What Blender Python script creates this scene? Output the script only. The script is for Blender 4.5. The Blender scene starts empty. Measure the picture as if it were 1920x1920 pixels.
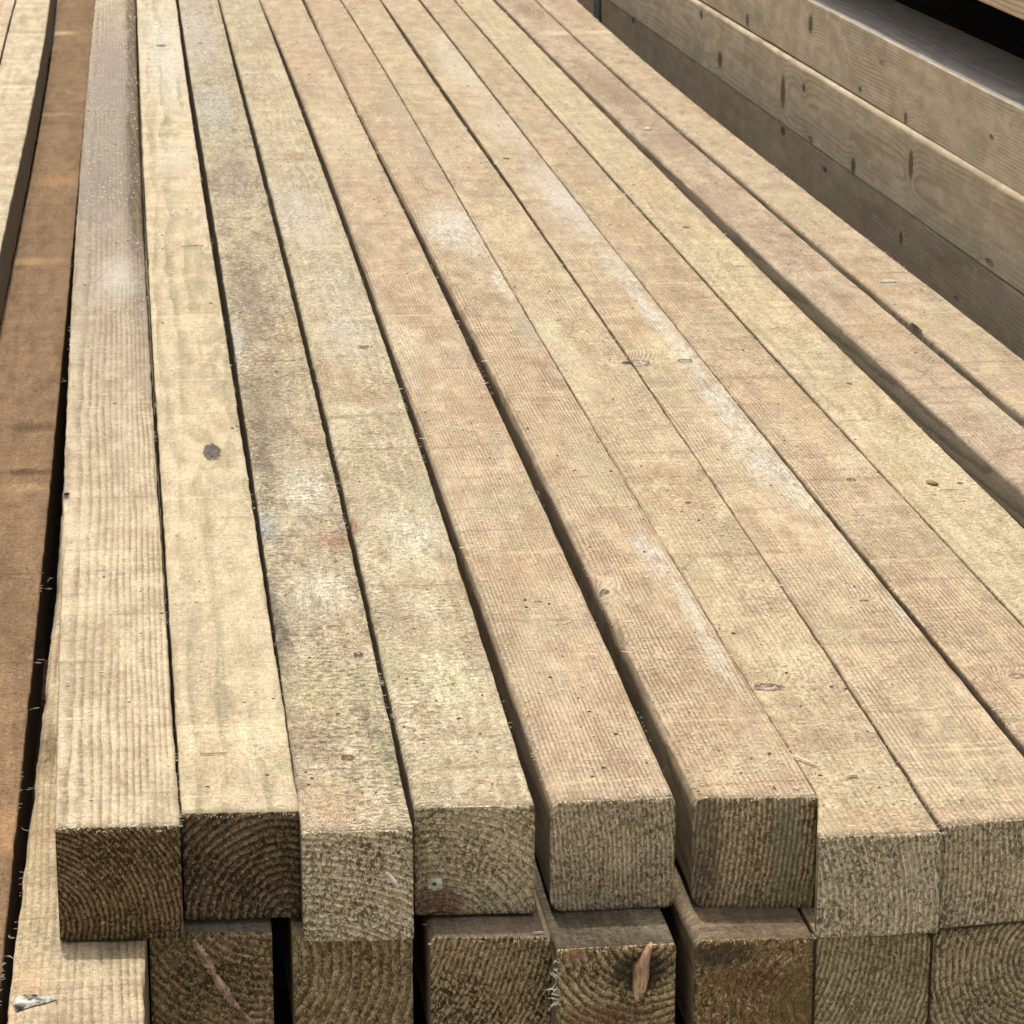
import bpy, bmesh, math, random
import numpy as np
from math import radians
from mathutils import Vector, Matrix, noise
random.seed(7)
SC = bpy.context.scene
COL = SC.collection

# ------------------------------------------------------------------ camera
FPX = 5800.0                      # focal length in pixels of the 1920 px photograph
yc = Vector((215 - 960, 960 + 700, FPX)).normalized()      # world +Y seen from the camera (right, up, forward)
th = math.atan2(yc.y, yc.z)
zc = Vector((0, math.cos(th), -math.sin(th)))
xc = yc.cross(zc)
if xc.x < 0: xc = -xc
CAMH = 0.446
cam_d = bpy.data.cameras.new("camera")
cam = bpy.data.objects.new("camera", cam_d)
COL.objects.link(cam)
Rv, Uv, Fv = [Vector((xc[i], yc[i], zc[i])) for i in range(3)]
cam.matrix_world = Matrix(((Rv.x, Uv.x, -Fv.x, 0), (Rv.y, Uv.y, -Fv.y, 0), (Rv.z, Uv.z, -Fv.z, CAMH), (0, 0, 0, 1)))
cam_d.sensor_width = 36
cam_d.lens = 36 * FPX / 1920
cam_d.clip_start = 0.02
cam_d.clip_end = 200
cam_d.dof.use_dof = True
cam_d.dof.focus_distance = 1.38
cam_d.dof.aperture_fstop = 110
SC.camera = cam

# ------------------------------------------------------------------ light
SUN_EL, SUN_AZ = 71.0, -7.0        # azimuth measured from +Y (behind the stack) towards +X
w = bpy.data.worlds.new("World"); SC.world = w; w.use_nodes = True
nt = w.node_tree; nt.nodes.clear()
sky = nt.nodes.new("ShaderNodeTexSky"); sky.sky_type = 'NISHITA'; sky.sun_disc = False
sky.sun_elevation = radians(SUN_EL); sky.sun_rotation = radians(SUN_AZ)
bg = nt.nodes.new("ShaderNodeBackground"); bg.inputs[1].default_value = 0.15
out = nt.nodes.new("ShaderNodeOutputWorld")
sky.dust_density = 5.0; sky.air_density = 1.0; sky.ozone_density = .6
# thin white haze over the blue: most of the sky's colour is washed out
bw = nt.nodes.new("ShaderNodeRGBToBW"); nt.links.new(sky.outputs[0], bw.inputs[0])
tint = nt.nodes.new("ShaderNodeMix"); tint.data_type = 'RGBA'; tint.blend_type = 'MULTIPLY'; tint.inputs[0].default_value = 1.0
nt.links.new(bw.outputs[0], tint.inputs[6]); tint.inputs[7].default_value = (1.05, 1.0, .91, 1)
mx = nt.nodes.new("ShaderNodeMix"); mx.data_type = 'RGBA'; mx.inputs[0].default_value = .72
nt.links.new(sky.outputs[0], mx.inputs[6]); nt.links.new(tint.outputs[2], mx.inputs[7])
nt.links.new(mx.outputs[2], bg.inputs[0]); nt.links.new(bg.outputs[0], out.inputs[0])
sd = bpy.data.lights.new("sun", 'SUN'); sd.energy = 2.15; sd.angle = radians(0.6); sd.color = (1, 0.965, 0.905)
sun = bpy.data.objects.new("sun", sd); COL.objects.link(sun)
el, az = radians(SUN_EL), radians(SUN_AZ)
sdir = Vector((math.cos(el) * math.sin(az), math.cos(el) * math.cos(az), math.sin(el)))
sun.rotation_euler = sdir.to_track_quat('Z', 'Y').to_euler()
sun.location = (0, 3, 5)
SC.view_settings.view_transform = 'Standard'
SC.view_settings.look = 'None'
SC.view_settings.exposure = 0.56
SC.view_settings.gamma = 1.0
SC.view_settings.use_curve_mapping = False

# ------------------------------------------------------------------ geometry helpers
def ray(px, py):
    d = Vector((px - 960, 960 - py, FPX))
    return Vector((d.dot(xc), d.dot(yc), d.dot(zc)))
def onz(px, py, z=0.0):
    r = ray(px, py); t = (z - CAMH) / r.z
    return Vector((r.x * t, r.y * t, z))
def onx(px, py, x):
    r = ray(px, py); t = x / r.x
    return Vector((x, r.y * t, CAMH + r.z * t))

def tag(o, label=None, cat=None, group=None, kind=None):
    if label: o['label'] = label
    if cat: o['category'] = cat
    if group: o['group'] = group
    if kind: o['kind'] = kind
    return o

def mesh_obj(name, verts, faces, mat, parent=None, smooth=True, loc=(0, 0, 0)):
    me = bpy.data.meshes.new(name)
    me.from_pydata(verts, [], faces); me.update()
    if smooth:
        me.polygons.foreach_set("use_smooth", [True] * len(me.polygons))
    o = bpy.data.objects.new(name, me); COL.objects.link(o)
    if mat: me.materials.append(mat)
    o.location = loc
    if parent: o.parent = parent
    return o

def nz(a, b=0.0, c=0.0):
    return noise.noise(Vector((a, b, c)))

def interp(tab, y):
    if y <= tab[0][0]:
        (y0, v0), (y1, v1) = tab[0], tab[1]
    elif y >= tab[-1][0]:
        (y0, v0), (y1, v1) = tab[-2], tab[-1]
    else:
        for i in range(len(tab) - 1):
            if tab[i][0] <= y <= tab[i + 1][0]:
                (y0, v0), (y1, v1) = tab[i], tab[i + 1]; break
    return v0 + (v1 - v0) * (y - y0) / (y1 - y0)

# ------------------------------------------------------------------ node helpers
class NB:
    def __init__(s, name):
        s.m = bpy.data.materials.new(name); s.m.use_nodes = True
        s.t = s.m.node_tree; s.t.nodes.clear()
        s.out = s.t.nodes.new("ShaderNodeOutputMaterial")
        s.bsdf = s.t.nodes.new("ShaderNodeBsdfPrincipled")
        s.t.links.new(s.bsdf.outputs[0], s.out.inputs[0])
        s.P = s.t.nodes.new("ShaderNodeTexCoord").outputs['Object']
        sp = s.t.nodes.new("ShaderNodeSeparateXYZ"); s.t.links.new(s.P, sp.inputs[0])
        s.x, s.y, s.z = sp.outputs
    def put(s, sock, v):
        if isinstance(v, bpy.types.NodeSocket): s.t.links.new(v, sock)
        else: sock.default_value = v
    def ma(s, op, a, b=0.0, c=0.0, clamp=False):
        n = s.t.nodes.new("ShaderNodeMath"); n.operation = op; n.use_clamp = clamp
        s.put(n.inputs[0], a); s.put(n.inputs[1], b); s.put(n.inputs[2], c)
        return n.outputs[0]
    def ss(s, v, lo, hi, a=0.0, b=1.0):
        n = s.t.nodes.new("ShaderNodeMapRange"); n.interpolation_type = 'SMOOTHSTEP'
        s.put(n.inputs[0], v); n.inputs[1].default_value = lo; n.inputs[2].default_value = hi
        n.inputs[3].default_value = a; n.inputs[4].default_value = b
        return n.outputs[0]
    def vec(s, x, y, z):
        n = s.t.nodes.new("ShaderNodeCombineXYZ")
        s.put(n.inputs[0], x); s.put(n.inputs[1], y); s.put(n.inputs[2], z)
        return n.outputs[0]
    def scaled(s, sc, off):
        n = s.t.nodes.new("ShaderNodeVectorMath"); n.operation = 'MULTIPLY_ADD'
        s.put(n.inputs[0], s.P); n.inputs[1].default_value = sc; n.inputs[2].default_value = off
        return n.outputs[0]
    def noise(s, sc, off, detail=2.0, rough=0.5, dist=0.0):
        n = s.t.nodes.new("ShaderNodeTexNoise"); n.inputs['Scale'].default_value = 1.0
        n.inputs['Detail'].default_value = detail; n.inputs['Roughness'].default_value = rough
        n.inputs['Distortion'].default_value = dist
        s.put(n.inputs['Vector'], s.scaled(sc, off))
        return n.outputs[0]
    def vor(s, sc, off, feat='F1'):
        n = s.t.nodes.new("ShaderNodeTexVoronoi"); n.inputs['Scale'].default_value = 1.0; n.feature = feat
        s.put(n.inputs['Vector'], s.scaled(sc, off))
        return n.outputs['Distance']
    def mix(s, f, a, b, mode='MIX'):
        n = s.t.nodes.new("ShaderNodeMix"); n.data_type = 'RGBA'; n.blend_type = mode
        s.put(n.inputs[0], f)
        s.put(n.inputs[6], a if isinstance(a, bpy.types.NodeSocket) else (*a, 1))
        s.put(n.inputs[7], b if isinstance(b, bpy.types.NodeSocket) else (*b, 1))
        return n.outputs[2]
    def bump(s, h, dist, strength=1.0):
        n = s.t.nodes.new("ShaderNodeBump"); n.inputs['Strength'].default_value = strength
        n.inputs['Distance'].default_value = dist
        s.put(n.inputs['Height'], h)
        s.t.links.new(n.outputs[0], s.bsdf.inputs['Normal'])

def ringfield(b, p, seed, knots):
    """distance from the log's pith, wandering slowly along the timber and bent round its knots"""
    w1 = b.noise((9, 1.6, 9), seed, 2)
    w2 = b.noise((9, 1.6, 9), (seed[0] + 31, seed[1] + 7, seed[2]), 2)
    a = p.get('wob', 0.010)
    dx = b.ma('ADD', b.ma('SUBTRACT', b.x, p['pith'][0]), b.ma('MULTIPLY', b.ma('SUBTRACT', w1, 0.5), a))
    dz = b.ma('ADD', b.ma('SUBTRACT', b.z, p['pith'][1]), b.ma('MULTIPLY', b.ma('SUBTRACT', w2, 0.5), a))
    r = b.ma('SQRT', b.ma('ADD', b.ma('MULTIPLY', dx, dx), b.ma('MULTIPLY', dz, dz)))
    for k in knots:
        d = ell(b, k, 2.6)
        g = b.ma('EXPONENT', b.ma('MULTIPLY', d, -1.0))
        r = b.ma('ADD', r, b.ma('MULTIPLY', g, p['sp'] * p.get('bend', 3.0)))
    ph = b.ma('DIVIDE', r, p['sp'])
    ph = b.ma('ADD', ph, b.ma('MULTIPLY', b.noise((75, 7, 75), seed, 2, .5), p.get('rn', 1.7)))
    fr = b.ma('FRACT', ph)
    return b.ma('MULTIPLY', b.ss(fr, 0.25, 0.82), b.ss(fr, 0.86, 1.0, 1.0, 0.0))

def ell(b, k, grow=1.0):
    """squared elliptical distance; k = (plane, u, v, ru, rv, ...) in local metres"""
    u = b.x if k[0] == 'xy' else b.y
    v = b.y if k[0] == 'xy' else b.z
    du = b.ma('DIVIDE', b.ma('SUBTRACT', u, k[1]), k[3] * grow)
    dv = b.ma('DIVIDE', b.ma('SUBTRACT', v, k[2]), k[4] * grow)
    return b.ma('ADD', b.ma('MULTIPLY', du, du), b.ma('MULTIPLY', dv, dv))

def mul(c, k): return tuple(min(1, v * k) for v in c)

def wood_mat(name, p):
    """sawn or planed softwood, all from the timber's own coordinates"""
    b = NB(name); seed = p['seed']; c = p['col']; fine = p.get('fine', 1.0)
    late = ringfield(b, p, seed, p.get('knots', []))
    col = b.mix(b.ma('MULTIPLY', late, b.ma('MULTIPLY', b.ss(b.noise((40, 5, 40), (seed[1], seed[0], 3), 2), .36, .62, p['grain'] * .5, min(1, p['grain'] * 1.15)), b.ss(b.noise((300, 110, 300), (seed[1], 5, 3), 2, .6), .32, .56, .9 if p.get('planed') else .5, 1))), c, p['dark'])
    # large tints
    t1 = b.noise((22, 7, 22), (seed[0] + 5, seed[1] + 9, seed[2]), 3, .55)
    col = b.mix(b.ss(t1, .48, .72, 0, .6 * p.get('tint', 1)), col, p.get('tinta', (.345, .235, .14)))
    t2 = b.noise((30, 9, 30), (seed[0] + 15, seed[1] + 1, seed[2]), 3, .55)
    col = b.mix(b.ss(t2, .5, .75, 0, .6 * p.get('tint', 1)), col, p.get('tintb', (.40, .35, .22)))
    # saw marks across the timber
    saw = b.noise((14, 260, 14), (seed[0], seed[1] + 3, 1), 3, .6)
    sawm = b.ma('MULTIPLY', b.ss(saw, .35, .7), b.ss(b.noise((8, 2.6, 8), (seed[0] + 2, 4, 1), 1), .4, .65, .25, 1))
    col = b.mix(b.ma('MULTIPLY', sawm, p['saw']), col, mul(c, .62), 'MIX')
    m0 = b.noise((26, 6, 26), (seed[2] + 13, seed[0], 7), 4, .62)
    col = b.mix(b.ss(m0, .50, .70, 0, .48), col, mul(c, .62)); col = b.mix(b.ss(m0, .30, .47, .48, 0), col, mul(c, 1.25))
    m1 = b.noise((80, 26, 80), (seed[2] + 3, seed[0], 7), 4, .66)
    col = b.mix(b.ss(m1, .50, .66, 0, .6), col, mul(c, 1.22)); col = b.mix(b.ss(m1, .34, .50, .55, 0), col, mul(p['dark'], 1.15))
    bd = b.noise((4, 22, 4), (seed[1] + 3, seed[0], 17), 3, .6)
    col = b.mix(b.ss(bd, .55, .72, 0, .35), col, mul(c, .66)); col = b.mix(b.ss(bd, .28, .42, .30, 0), col, mul(c, 1.2))
    ln = b.noise((6, 75, 6), (seed[1] + 3, seed[2], 27), 4, .7)
    col = b.mix(b.ss(ln, .56, .66, 0, .5 if not p.get('planed') else 0), col, mul(p['dark'], 1.0)); col = b.mix(b.ss(ln, .33, .43, .45 if not p.get('planed') else 0, 0), col, mul(c, 1.3))
    # stains, chalk, dirt with a shape of their own
    n_st = b.noise((120, 40, 120), (seed[0] + 8, seed[1], 2), 4, .62)
    mod = b.ss(b.noise((330, 60, 330), (seed[2], seed[1], 4), 4, .7), .38, .60, .15, 1)
    mod2 = b.ma('MULTIPLY_ADD', mod, .35, .65)
    for st in p.get('stains', []):
        d = b.ma('SQRT', ell(b, st))
        d = b.ma('ADD', d, b.ma('MULTIPLY', b.ma('SUBTRACT', n_st, .5), st[7]))
        col = b.mix(b.ma('MULTIPLY', b.ss(d, .15, 1.25, min(1, st[6] * 1.1), 0), mod if sum(st[5]) > 1.5 else mod2), col, st[5])
    # raised fibres: crosswise scuffs of the saw, fine lengthwise fibre, and pale curls with small hollows between
    fz = p['fuzz']
    f0 = b.noise((1500, 16, 1500), (seed[2], seed[1], 15), 2, .5)
    f1 = b.noise((330 * fine, 400 * fine, 330 * fine), (seed[2], seed[0], 5), 4, .68, .5)
    f2 = b.noise((640 * fine, 230 * fine, 640 * fine), (seed[1], seed[0], 9), 2, .6, 1.0)
    worm = b.ss(b.ma('ABSOLUTE', b.ma('SUBTRACT', f2, .5)), 0, .03, 1, 0)
    area = b.ss(b.noise((25, 8, 25), (seed[0], seed[2], 12), 3), .35, .62, .3, 1)
    # colours here are relative, so patches and stains keep showing through the torn fibre
    def tone(mask, k, kb=None):
        nonlocal col
        dk = b.mix(1.0, col, (k, k, kb or k), 'MULTIPLY')
        col = b.mix(mask, col, dk)
    af = b.ma('MULTIPLY', area, fz)
    tone(b.ma('MULTIPLY', b.ss(f0, .42, .60, 1, 0), p.get('fibre', .3)), .72)
    tone(b.ma('MULTIPLY', b.ss(f1, .38, .52, 1, 0), b.ma('MULTIPLY_ADD', af, .75, .16)), .55, .50)
    tone(b.ma('MULTIPLY', b.ss(f1, .53, .66), b.ma('MULTIPLY_ADD', af, .75, .16)), 1.38, 1.42)
    tone(b.ma('MULTIPLY', b.ss(f2, .30, .43, 1, 0), b.ma('MINIMUM', af, .9)), .42, .36)
    tone(b.ma('MULTIPLY', b.ma('MULTIPLY', worm, b.ss(f1, .45, .55)), b.ma('MINIMUM', b.ma('MULTIPLY', af, 1.3), 1)), 1.75, 1.8)
    tone(b.ma('MULTIPLY', late, b.ma('MULTIPLY', b.ss(b.noise((45, 6, 45), (seed[1], 8, 3), 3, .6), .40, .60, .05, 1), min(1, p['grain'] * p.get('ridge', .5)))), .62, .54)
    # pinpoint dark specks
    sp = b.vor((150, 48, 150), (seed[0], 2, seed[1]))
    spm = b.ma('MULTIPLY', b.ss(sp, .05, .11, .8, 0), b.ss(b.noise((60, 20, 60), (3, seed[1], 1), 1), .52, .6))
    col = b.mix(spm, col, (.10, .065, .035))
    # knots
    kh = None
    for k in p.get('knots', []):
        d = b.ma('SQRT', ell(b, k))
        d = b.ma('ADD', d, b.ma('MULTIPLY', b.ma('SUBTRACT', f2, .5), 1.1))
        hr = b.ss(b.ma('FRACT', b.ma('MULTIPLY', d, 2.6)), .3, .9)
        halo = b.ss(d, .9, 2.6, .32, 0)
        col = b.mix(halo, col, b.mix(b.ma('MULTIPLY', hr, .5), k[6] if len(k) > 6 else (.50, .38, .22), p['dark']))
        inner = b.mix(b.ss(f1, .42, .60), mul(k[5], .45), mul(k[5], 1.9))
        col = b.mix(b.ss(d, .45, 1.15, 1, 0), col, inner)
        ring = b.ma('MULTIPLY', b.ss(d, .45, .85), b.ss(d, .9, 1.25, 1, 0))
        col = b.mix(b.ma('MULTIPLY', ring, .6), col, mul(k[5], .35))
        kk = b.ss(d, .7, 1.1, 1, 0)
        kh = kk if kh is None else b.ma('MAXIMUM', kh, kk)
    if p.get('topc'):  # grey cast of the shaded top, painted onto the upward faces
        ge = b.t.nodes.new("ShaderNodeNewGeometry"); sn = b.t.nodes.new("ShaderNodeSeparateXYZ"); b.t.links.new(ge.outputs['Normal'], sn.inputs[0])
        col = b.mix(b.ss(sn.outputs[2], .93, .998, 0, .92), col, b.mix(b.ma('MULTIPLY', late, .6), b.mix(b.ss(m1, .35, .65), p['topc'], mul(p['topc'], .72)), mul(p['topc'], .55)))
    # the sides and undersides are mixed towards a separate side colour
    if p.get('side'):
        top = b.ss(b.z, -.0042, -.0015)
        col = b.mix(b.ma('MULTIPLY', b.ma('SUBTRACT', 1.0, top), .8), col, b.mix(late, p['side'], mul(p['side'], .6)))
    b.put(b.bsdf.inputs['Base Color'], col)
    b.bsdf.inputs['Roughness'].default_value = .88
    b.bsdf.inputs['Specular IOR Level'].default_value = .18
    h = b.ma('ADD', b.ma('MULTIPLY', late, .10 * p['grain']), b.ma('MULTIPLY', f1, .9 * fz + .15))
    h = b.ma('ADD', h, b.ma('MULTIPLY', worm, .45 * fz))
    h = b.ma('ADD', h, b.ma('MULTIPLY', saw, .8 * p['saw']))
    if kh is not None: h = b.ma('SUBTRACT', h, b.ma('MULTIPLY', kh, 1.2))
    b.bump(h, p.get('bump', .0010), 1.0)
    return b.m

def end_mat(name, p):
    K = p['end'].get('K', 1.7)
    """cross-cut end: growth rings torn by the saw, dark hollows and pale fibre tufts"""
    b = NB(name); seed = p['seed']; e = p['end']
    q = dict(p); q['sp'] = p['sp'] * e.get('spk', 1.0); q['rn'] = 1.1
    late = ringfield(b, q, seed, [])
    lt, dk = mul(e['light'], K), mul(e['darkc'], K)
    big = b.noise((45, 45, 45), (seed[0], 4, seed[1]), 3, .6)
    # tufts elongated a little, so the torn fibre has a direction
    f1 = b.noise((620, 60, 470), (seed[0], 1, seed[2]), 2, .6, .9)
    f2 = b.noise((420, 60, 330), (seed[2], 1, seed[0]), 2, .55, 1.4)
    worm = b.ss(b.ma('ABSOLUTE', b.ma('SUBTRACT', f2, .5)), 0, .05, 1, 0)
    base = b.mix(b.ss(big, .35, .68), dk, b.mix(.55, dk, lt))
    col = b.mix(b.ma('MULTIPLY', b.ss(f1, .45, .58), e.get('fuzz', .75)), base, lt)
    col = b.mix(b.ss(f1, .34, .43, .7, 0), col, mul(dk, .5))
    col = b.mix(b.ma('MULTIPLY', late, e.get('ring', .75) * .92), col, mul(dk, .55))
    col = b.mix(b.ma('MULTIPLY', b.ma('MULTIPLY', worm, b.ss(f1, .45, .6)), e.get('worm', .6)), col, mul(lt, 1.45))
    v = b.noise((560, 60, 440), (seed[1], 1, 2), 2, .55, 1.2)
    cr = e.get('crumb', .60); spk = b.ss(v, cr, cr + .045)
    col = b.mix(b.ma('MULTIPLY', spk, e.get('spk_amt', .8)), col, (.80, .71, .52) if cr < .6 else (.66, .55, .37))
    for st in e.get('stains', []):     # plane xz, local metres
        du = b.ma('DIVIDE', b.ma('SUBTRACT', b.x, st[0]), st[2]); dv = b.ma('DIVIDE', b.ma('SUBTRACT', b.z, st[1]), st[3])
        d = b.ma('SQRT', b.ma('ADD', b.ma('MULTIPLY', du, du), b.ma('MULTIPLY', dv, dv)))
        d = b.ma('ADD', d, b.ma('MULTIPLY', b.ma('SUBTRACT', f2, .5), .9))
        col = b.mix(b.ss(d, .5, 1.1, st[5], 0), col, st[4])
    b.put(b.bsdf.inputs['Base Color'], col)
    b.bsdf.inputs['Roughness'].default_value = .92
    b.bsdf.inputs['Specular IOR Level'].default_value = .12
    h = b.ma('ADD', b.ma('MULTIPLY', f1, .8), b.ma('MULTIPLY', worm, .6))
    h = b.ma('SUBTRACT', h, b.ma('MULTIPLY', late, .9))
    b.bump(h, .0011, 1.0)
    return b.m

def plain_mat(name, c, c2=None, sc=400, rough=.85, bump=.0003, spec=.25):
    b = NB(name); c2 = c2 or mul(c, .6)
    n = b.noise((sc, sc, sc), (1, 2, 3), 3, .6, .3)
    b.put(b.bsdf.inputs['Base Color'], b.mix(b.ss(n, .35, .65), c2, c))
    b.bsdf.inputs['Roughness'].default_value = rough
    b.bsdf.inputs['Specular IOR Level'].default_value = spec
    b.bump(n, bump)
    return b.m

M_fibre = plain_mat("pale_fibre", (.68, .61, .47), (.50, .42, .30))
M_dust = plain_mat("sawdust_fleck", (.86, .79, .62), (.72, .63, .45))
M_crumb = plain_mat("bark_crumb", (.10, .07, .04), (.05, .035, .02))

# ------------------------------------------------------------------ timber builder
TOPS = []     # (xl(y), xr(y), y0, y1, z) of lit tops, for the sawdust
def section(xl, xr, zt, zb, r, jit):
    """outline of the cross-section, clockwise seen from the front"""
    tl, tr, br, bl = r
    pts = []
    def line(a, c, n):
        for i in range(n):
            t = i / n; pts.append((a[0] + (c[0] - a[0]) * t, a[1] + (c[1] - a[1]) * t))
    def arc(cx, cz, rr, a0, n=4):
        ax, az = cx + rr * math.cos(radians(a0)), cz + rr * math.sin(radians(a0))
        bx, bz = cx + rr * math.cos(radians(a0 - 90)), cz + rr * math.sin(radians(a0 - 90))
        fl_ = min(1.0, max(0.0, (rr - .0055) / .004)) * 1.12      # wane is a hollowed flat, not a round
        for i in range(n):
            t = i / n; a = radians(a0 - 90 * t)
            x, z = cx + rr * math.cos(a), cz + rr * math.sin(a)
            pts.append((x + (ax + (bx - ax) * t - x) * fl_, z + (az + (bz - az) * t - z) * fl_))
    e = .0006
    arc(xl + tl, zt - tl, tl, 180)
    pts.append((xl + tl, zt)); line((xl + tl + e, zt), (xr - tr - e, zt), 9); pts.append((xr - tr - e, zt))
    arc(xr - tr, zt - tr, tr, 90)
    pts.append((xr, zt - tr)); line((xr, zt - tr - e), (xr, zb + br + e), 5); pts.append((xr, zb + br + e))
    arc(xr - br, zb + br, br, 0)
    pts.append((xr - br, zb)); line((xr - br - e, zb), (xl + bl + e, zb), 4); pts.append((xl + bl + e, zb))
    arc(xl + bl, zb + bl, bl, -90)
    pts.append((xl, zb + bl)); line((xl, zb + bl + e), (xl, zt - tl - e), 5); pts.append((xl, zt - tl - e))
    return pts

def timber(name, label, cat, group, L, R, fl, fr, topz, H, p, y1=4.35, r=(.0012,) * 4, wane=None, plane='z', zfun=None, notch=None, step=.007):
    """L, R: world (y, x) tables of the two long edges; fl, fr: world y of the front end at left and right"""
    x0 = (interp(L, fl) + interp(R, fr)) / 2
    y0 = min(fl, fr)
    origin = Vector((x0, y0, topz))
    s = random.random() * 50
    p = dict(p); p['seed'] = p.get('seed') or (random.random() * 40, random.random() * 40, random.random() * 40)
    def conv(st):
        return st
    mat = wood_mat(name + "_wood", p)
    emat = end_mat(name + "_end", p) if p.get('end') else mat
    ys = []; y = 0.0
    while y < y1 - y0:
        ys.append(y); y += step if y < .9 else step * 2
    ys.append(y1 - y0)
    verts = []; faces = []; first = None
    amp = p.get('edge', .0006)
    for k, yy in enumerate(ys):
        Y = y0 + yy
        xl = interp(L, Y) - x0; xr = interp(R, Y) - x0
        zt = (zfun(Y) if zfun else 0.0) + nz(Y * 3, s) * .0006
        def j(q, ch):
            return (nz(q * 45, s + ch) * .7 + nz(q * 140, s + ch * 2.3) * .5 + nz(q * 9, s + ch * 5) * .35) * amp
        rr = list(r)
        wl = wr = 0.0
        if wane:
            for (side, ya, yb, dep, ext) in wane:
                f = max(0, min(1, (Y - ya) / .07)) * max(0, min(1, (yb - Y) / .1))
                dd = dep * f * (.75 + .55 * nz(Y * 7, s + 3) + .28 * nz(Y * 28, s + 8))
                if side == 'r': rr[1] = max(rr[1], dd)
                elif side == 'l': rr[0] = max(rr[0], dd)
                elif side == 'bl': rr[3] = max(rr[3], dd)
        sec = section(xl + j(Y, 1), xr + j(Y, 2), zt, zt - H, rr, 0)
        if k == 0: first = sec; n = len(sec)
        for i, (a, c) in enumerate(sec):
            skew = (fl - y0) + ((fr - fl) * (a - xl) / (xr - xl))
            yk = yy + skew * max(0.0, 1 - yy / .05)
            b_ = nz(a * 60 + s, Y * 30, c * 60) * .00022
            wn = 0
            if wane and 24 > i > 0:
                pass
            verts.append((a + b_ * .4, yk, c + b_))
        if k:
            o1 = (k - 1) * n; o2 = k * n
            for i in range(n):
                i2 = (i + 1) % n
                faces.append((o1 + i, o1 + i2, o2 + i2, o2 + i))
    faces.append(tuple(range(n - 1, -1, -1)))
    faces.append(tuple((len(ys) - 1) * n + i for i in range(n)))
    body = mesh_obj(name, verts, faces, mat, None, True, origin)
    tag(body, label, cat, group)
    # sawn end as its own torn face, standing a hair proud of the timber
    if p.get('end'):
        cx = sum(a for a, c in first) / n; cz = -H / 2
        K = 14; ev = []; ef = []
        for q in range(K + 1):
            t = 1 - q / K
            for i, (a, c) in enumerate(first):
                X = cx + (a - cx) * t; Z = cz + (c - cz) * t
                if q == 0:
                    X += nz(i * 1.7, s) * .0003; Z += nz(i * 2.1, s + 4) * .0003
                skew = (fl - y0) + ((fr - fl) * (a - first[0][0]) / (interp(R, y0) - interp(L, y0)))
                d = nz(X * 420, Z * 420, s) * .0007 + nz(X * 120, Z * 120, s + 3) * .0006
                ev.append((X, verts[i][1] * t + (1 - t) * ((fl + fr) / 2 - y0) - .0009 + d * (0.6 if q == 0 else 1), Z))
        base = len(ev)
        for i, (a, c) in enumerate(first):
            ev.append((a, verts[i][1] + .0004, c))
        for q in range(K):
            for i in range(n):
                i2 = (i + 1) % n
                ef.append((q * n + i2, q * n + i, (q + 1) * n + i, (q + 1) * n + i2))
        for i in range(n):
            i2 = (i + 1) % n
            ef.append((i, i2, base + i2, base + i))
        mesh_obj("cut_end", ev, ef, emat, body, True)
        # whiskers of torn fibre along the arris of the cut and the long edges
        sv = []; sf = []
        nw = p.get('whisk', 46)
        for _ in range(nw):
            t = random.random()
            X = first[4][0] + (first[14][0] - first[4][0]) * t
            yk = (fl - y0) + (fr - fl) * t
            sliver(sv, sf, Vector((X, yk - .0004, -.0003 - random.random() * .0008)), random.uniform(-1, 1), random.uniform(.0006, .0022), .00016, lift=random.uniform(-.4, .6), out=-1)
        for _ in range(p.get('whisk2', 60)):
            if _ % 7 == 0: cl = (random.random() ** 1.3 * 1.6, random.random() < .6, random.uniform(.002, .03))
            yy = max(0, random.gauss(cl[0], cl[2])); Y = y0 + yy
            right = cl[1]
            X = (interp(R, Y) if right else interp(L, Y)) - x0
            sliver(sv, sf, Vector((X, yy, -.0004)), (random.uniform(-.6, .6) if right else 3.14 + random.uniform(-.6, .6)), random.uniform(.0004, .0018), .00013, lift=random.uniform(-.5, .5))
        if sv: tag(mesh_obj("torn_fibres", sv, sf, M_fibre, body, False), kind="stuff")
    return body, x0, y0

def sliver(V, F, o, ang, ln, w, lift=0.0, out=0, curl=None, n=3):
    """a thin curved fibre: a three-sided tapering strand with real thickness"""
    if out: d = Vector((math.sin(ang) * .5, out, 0)).normalized()
    else: d = Vector((math.cos(ang), math.sin(ang), 0))
    curl = random.uniform(-1.6, 1.6) if curl is None else curl
    side = Vector((-d.y, d.x, 0))
    b = len(V)
    for k in range(n + 1):
        t = k / n
        c = o + d * (ln * t) + side * (curl * ln * .35 * t * (t - 1) * 1.5) + Vector((0, 0, lift * ln * t))
        ww = w * (1 - .65 * abs(t - .4))
        V.append(tuple(c + side * ww)); V.append(tuple(c - side * ww)); V.append(tuple(c + Vector((0, 0, ww * 1.2))))
        if k:
            q = b + (k - 1) * 3
            for i in range(3):
                F.append((q + i, q + (i + 1) % 3, q + 3 + (i + 1) % 3, q + 3 + i))
    F.append((b, b + 2, b + 1)); F.append((b + 3 * n, b + 3 * n + 1, b + 3 * n + 2))

def tabs(pts, z):
    t = sorted((onz(x, y, z).y, onz(x, y, z).x) for x, y in pts)
    if len(t) < 5: return t
    ys = np.array([a for a, _ in t]); xs = np.array([b for _, b in t]); m = ys.mean()
    c = np.polyfit(ys - m, xs, 3, w=1 / ys)
    return [(float(y), float(np.polyval(c, y - m))) for y in np.linspace(ys[0], ys[-1], 24)]

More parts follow.
